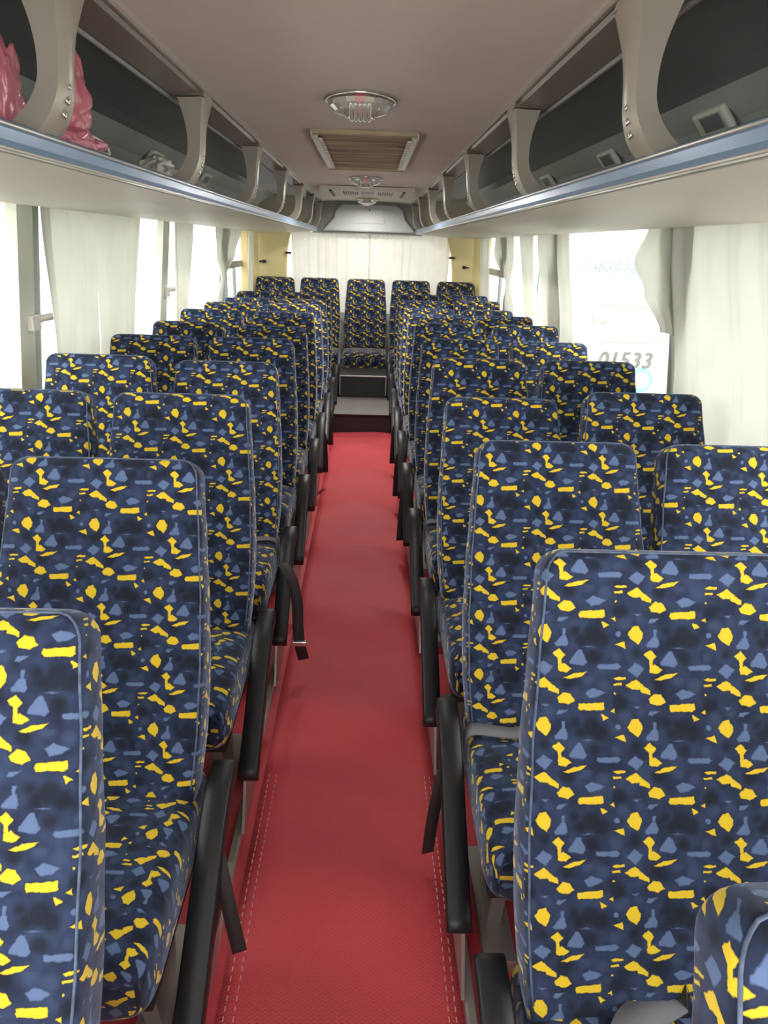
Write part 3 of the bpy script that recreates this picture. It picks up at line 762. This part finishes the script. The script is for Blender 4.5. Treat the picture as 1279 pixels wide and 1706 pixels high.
for nme, b in (('near_frame_bar', (-.230, .230, -.74, -.69, -.018, .004)), ('far_frame_bar', (-.235, .235, .70, .75, -.026, .004))):
    bm = bmesh.new(); box(bm, *b, bev=.004); link(nme, bm, mat('yellowed_'+nme, '#a8977a', .5), r, smooth=False)
for s in (-1, 1):
    bm = bmesh.new(); box(bm, min(s*.205, s*.238), max(s*.205, s*.238), -.72, .72, -.022, .004, .004)
    for k in range(13): box(bm, s*.2-.008 if s < 0 else s*.2-.012, s*.2+.012 if s < 0 else s*.2+.008, -.62+k*.1, -.56+k*.1, -.028, -.018, .003)
    link('side_frame_bar', bm, ALU, r, smooth=False)
r = empty('ceiling_vent', (.01, 6.88, 2.128), 'wide cream slotted ceiling vent near the back, between two round lights', 'ceiling vent')
bm = bmesh.new(); slab(bm, arch(.40, .40, -.40, .44, .10), 0, .03)
for v in bm.verts: v.co = Vector((v.co.x, v.co.z, v.co.y-.034))
link('panel', bm, CREAM, r, smooth=False)
for s in (-1, 1):
    bm = bmesh.new(); box(bm, s*.31-.012, s*.31+.012, -.36, .32, -.044, -.032, .003); link('latch', bm, DARKM, r, smooth=False)
for x0 in (-.21, .09):
    for k in range(7):
        bm = bmesh.new(); box(bm, x0+k*.02, x0+k*.02+.009, -.22, .16, -.038, -.032); link('slot', bm, DARKM, r, smooth=False)
bm = bmesh.new(); box(bm, -.055, .055, -.22, .16, -.046, -.032, .004); link('centre_cover', bm, GREYIN, r, smooth=False)

# ------------------------------------------------------------------ things on the left rack
def crumple(name, pts, hull_scale, m, label, cat, seed, amp):
    bm = bmesh.new(); bmesh.ops.create_icosphere(bm, subdivisions=5, radius=1)
    for v in bm.verts:
        p = v.co.copy(); z = p.z*.5+.5
        cx, cy, sx_, sy_ = [pts[0][i]*(1-z)+pts[1][i]*z for i in range(4)]
        r_ = 1+amp*(abs(noise.noise(p*2.1+Vector((seed, 0, 0))))*1.3-.3)+amp*.5*noise.noise(p*5+Vector((0, seed, 0)))
        v.co = Vector((cx+p.x*sx_*r_, cy+p.y*sy_*r_, hull_scale[0]+(hull_scale[1]-hull_scale[0])*z))
    return tag(link(name, bm, m), label, cat)
b = crumple('plastic_bag', ((-.68, 1.86, .055, .12), (-.655, 1.90, .025, .055)), (1.826, 2.08), PINK, 'crumpled pink plastic bag on the left rack behind the nearest bracket', 'bag', 3.1, .7)
bm = bmesh.new()
bmesh.ops.create_icosphere(bm, subdivisions=4, radius=1)
for v in bm.verts:
    p = v.co.copy(); k = 1+.5*(abs(noise.noise(p*2.3+Vector((9, 1, 0))))*1.5-.3)
    v.co = Vector((-.68+p.x*.07*k, 1.86+p.y*.13*k, 1.868+p.z*.042*k))
link('bag_bunch', bm, PINK, b)
bm = bmesh.new(); bmesh.ops.create_icosphere(bm, subdivisions=4, radius=1)
for v in bm.verts:
    p = v.co.copy(); k = 1+.5*(abs(noise.noise(p*2.3+Vector((4, 7, 0))))*1.5-.3)
    v.co = Vector((-.66+p.x*.025*k, 1.565+p.y*.035*k, 1.925+p.z*.085*k))
link('bag_fold', bm, PINK, b)
bm = bmesh.new(); tube(bm, smoothpath([(-.64, 1.86, 1.865), (-.625, 1.93, 1.860), (-.62, 2.0, 1.862), (-.63, 2.0, 1.885), (-.65, 1.96, 1.90)], 6), .004, 8); link('handle_loop', bm, WHITEP, b)
b = crumple('plastic_bag', ((-.76, 2.95, .10, .18), (-.78, 3.02, .04, .06)), (1.826, 1.97), WHITEP, 'white plastic bag on the left rack just before the second bracket', 'bag', 7.7, .6)
b = crumple('cloth_bundle', ((-.85, 3.9, .12, .16), (-.86, 3.85, .05, .08)), (1.826, 1.98), WHITEP, 'pale bundle on the left rack behind the third bracket', 'bundle', 5.5, .4)

# ------------------------------------------------------------------ outside
struct('ground', (-30, 30, -30, 40, -1.30, -1.20), GROUND)
coach = empty('coach', (3.35, 12, -1.2), 'white coach seen from its back through the open right window, number on its tail', 'coach')
CO = Vector((3.35, 12, -1.2))
def cpart(name, b, m, bev=.01, parent=None):
    o = boxo(name, b, m, bev=bev); o.parent = parent or coach
    if not parent: o.location = -CO
    return o
body = cpart('body', (2.1, 4.6, 8.5, 18.5, -.9, 2.3), BUSW, .05)
win = cpart('rear_window', (2.2, 4.5, 8.485, 8.52, 1.09, 2.05), BUSWIN, .006)
cpart('window_sill_band', (2.2, 4.5, 8.475, 8.52, 1.085, 1.27), BUSG, .006)
cpart('tail_ledge', (2.15, 3.36, 8.47, 8.52, .68, .77), BUSG, .008)
cpart('ledge_end', (3.36, 4.5, 8.47, 8.52, .735, .775), BUSG, .008)
cpart('tail_lamp', (2.66, 2.84, 8.475, 8.51, .895, .965), BUSG, .02)
cpart('side_window_band', (2.085, 2.11, 9.0, 18.0, 1.0, 1.95), BUSWIN, .004)
for xx, yy in ((2.2, 10.6), (2.2, 16.2)):
    bm = bmesh.new(); bmesh.ops.create_cone(bm, segments=32, radius1=.48, radius2=.48, depth=.28, cap_ends=True)
    for v in bm.verts: v.co = Vector((v.co.z+xx+.03, v.co.x+yy, v.co.y-.71))-CO
    link('wheel', bm, BLACKP, coach, smooth=False)
def text(st_, x, z, size, m, name, parent, sx_=1.0, shear=0, sp=1.1):
    c = bpy.data.curves.new(name, 'FONT'); c.body = st_; c.size = size; c.extrude = .003; c.shear = shear; c.space_character = sp; c.offset = .004
    o = bpy.data.objects.new(name, c); COL.objects.link(o); bpy.context.view_layer.update()
    me = bpy.data.meshes.new_from_object(o.evaluated_get(bpy.context.evaluated_depsgraph_get())); bpy.data.objects.remove(o)
    for v in me.vertices: v.co = Vector((x+v.co.x*sx_, 8.472-v.co.z, z+v.co.y))-CO
    me.materials.clear(); me.materials.append(m); me.name = name
    o = bpy.data.objects.new(name, me); COL.objects.link(o); o.parent = parent; return o
for ch, x in (('0', 2.80), ('J', 2.96), ('5', 3.06), ('3', 3.195), ('3', 3.33)):
    text(ch, x-.02, .39, .26, LETG, 'number_letter', coach, .95, .12)
text('CH869-568', 2.42, 1.47, .17, LETW, 'window_lettering', coach, .95, .2, 1.0)
for nme, rr_, yy, mm in (('emblem', .145, 8.478, BLUEL), ('emblem_centre', .095, 8.466, LETW)):
    bm = bmesh.new(); bmesh.ops.create_cone(bm, segments=36, radius1=rr_, radius2=rr_, depth=.012, cap_ends=True)
    for v in bm.verts: v.co = Vector((v.co.x+3.33, v.co.z+yy, v.co.y+.24))-CO
    link(nme, bm, mm, coach, smooth=False)
# pale building outside the left windows
bl = empty('building', (-6, 8, -1.2), 'pale building seen through the left windows beyond the curtains', 'building')
def bpart(name, b, m):
    o = boxo(name, b, m, bev=0); o.parent = bl; o.location = (6, -8, 1.2); return o
bpart('wall', (-8, -6, 3, 19, -1.2, 3.4), mat('pale_plaster', '#d3cfc4', .8, var=.06, scale=1))
for k in range(6):
    f = bpart('window', (-6.02, -5.97, 4.2+k*2.4, 5.4+k*2.4, .9, 2.3), BUSWIN)
for k in range(3): bpart('wall_band', (-6.03, -5.98, 3, 19, .3+k*1.1, .36+k*1.1), BUSG)
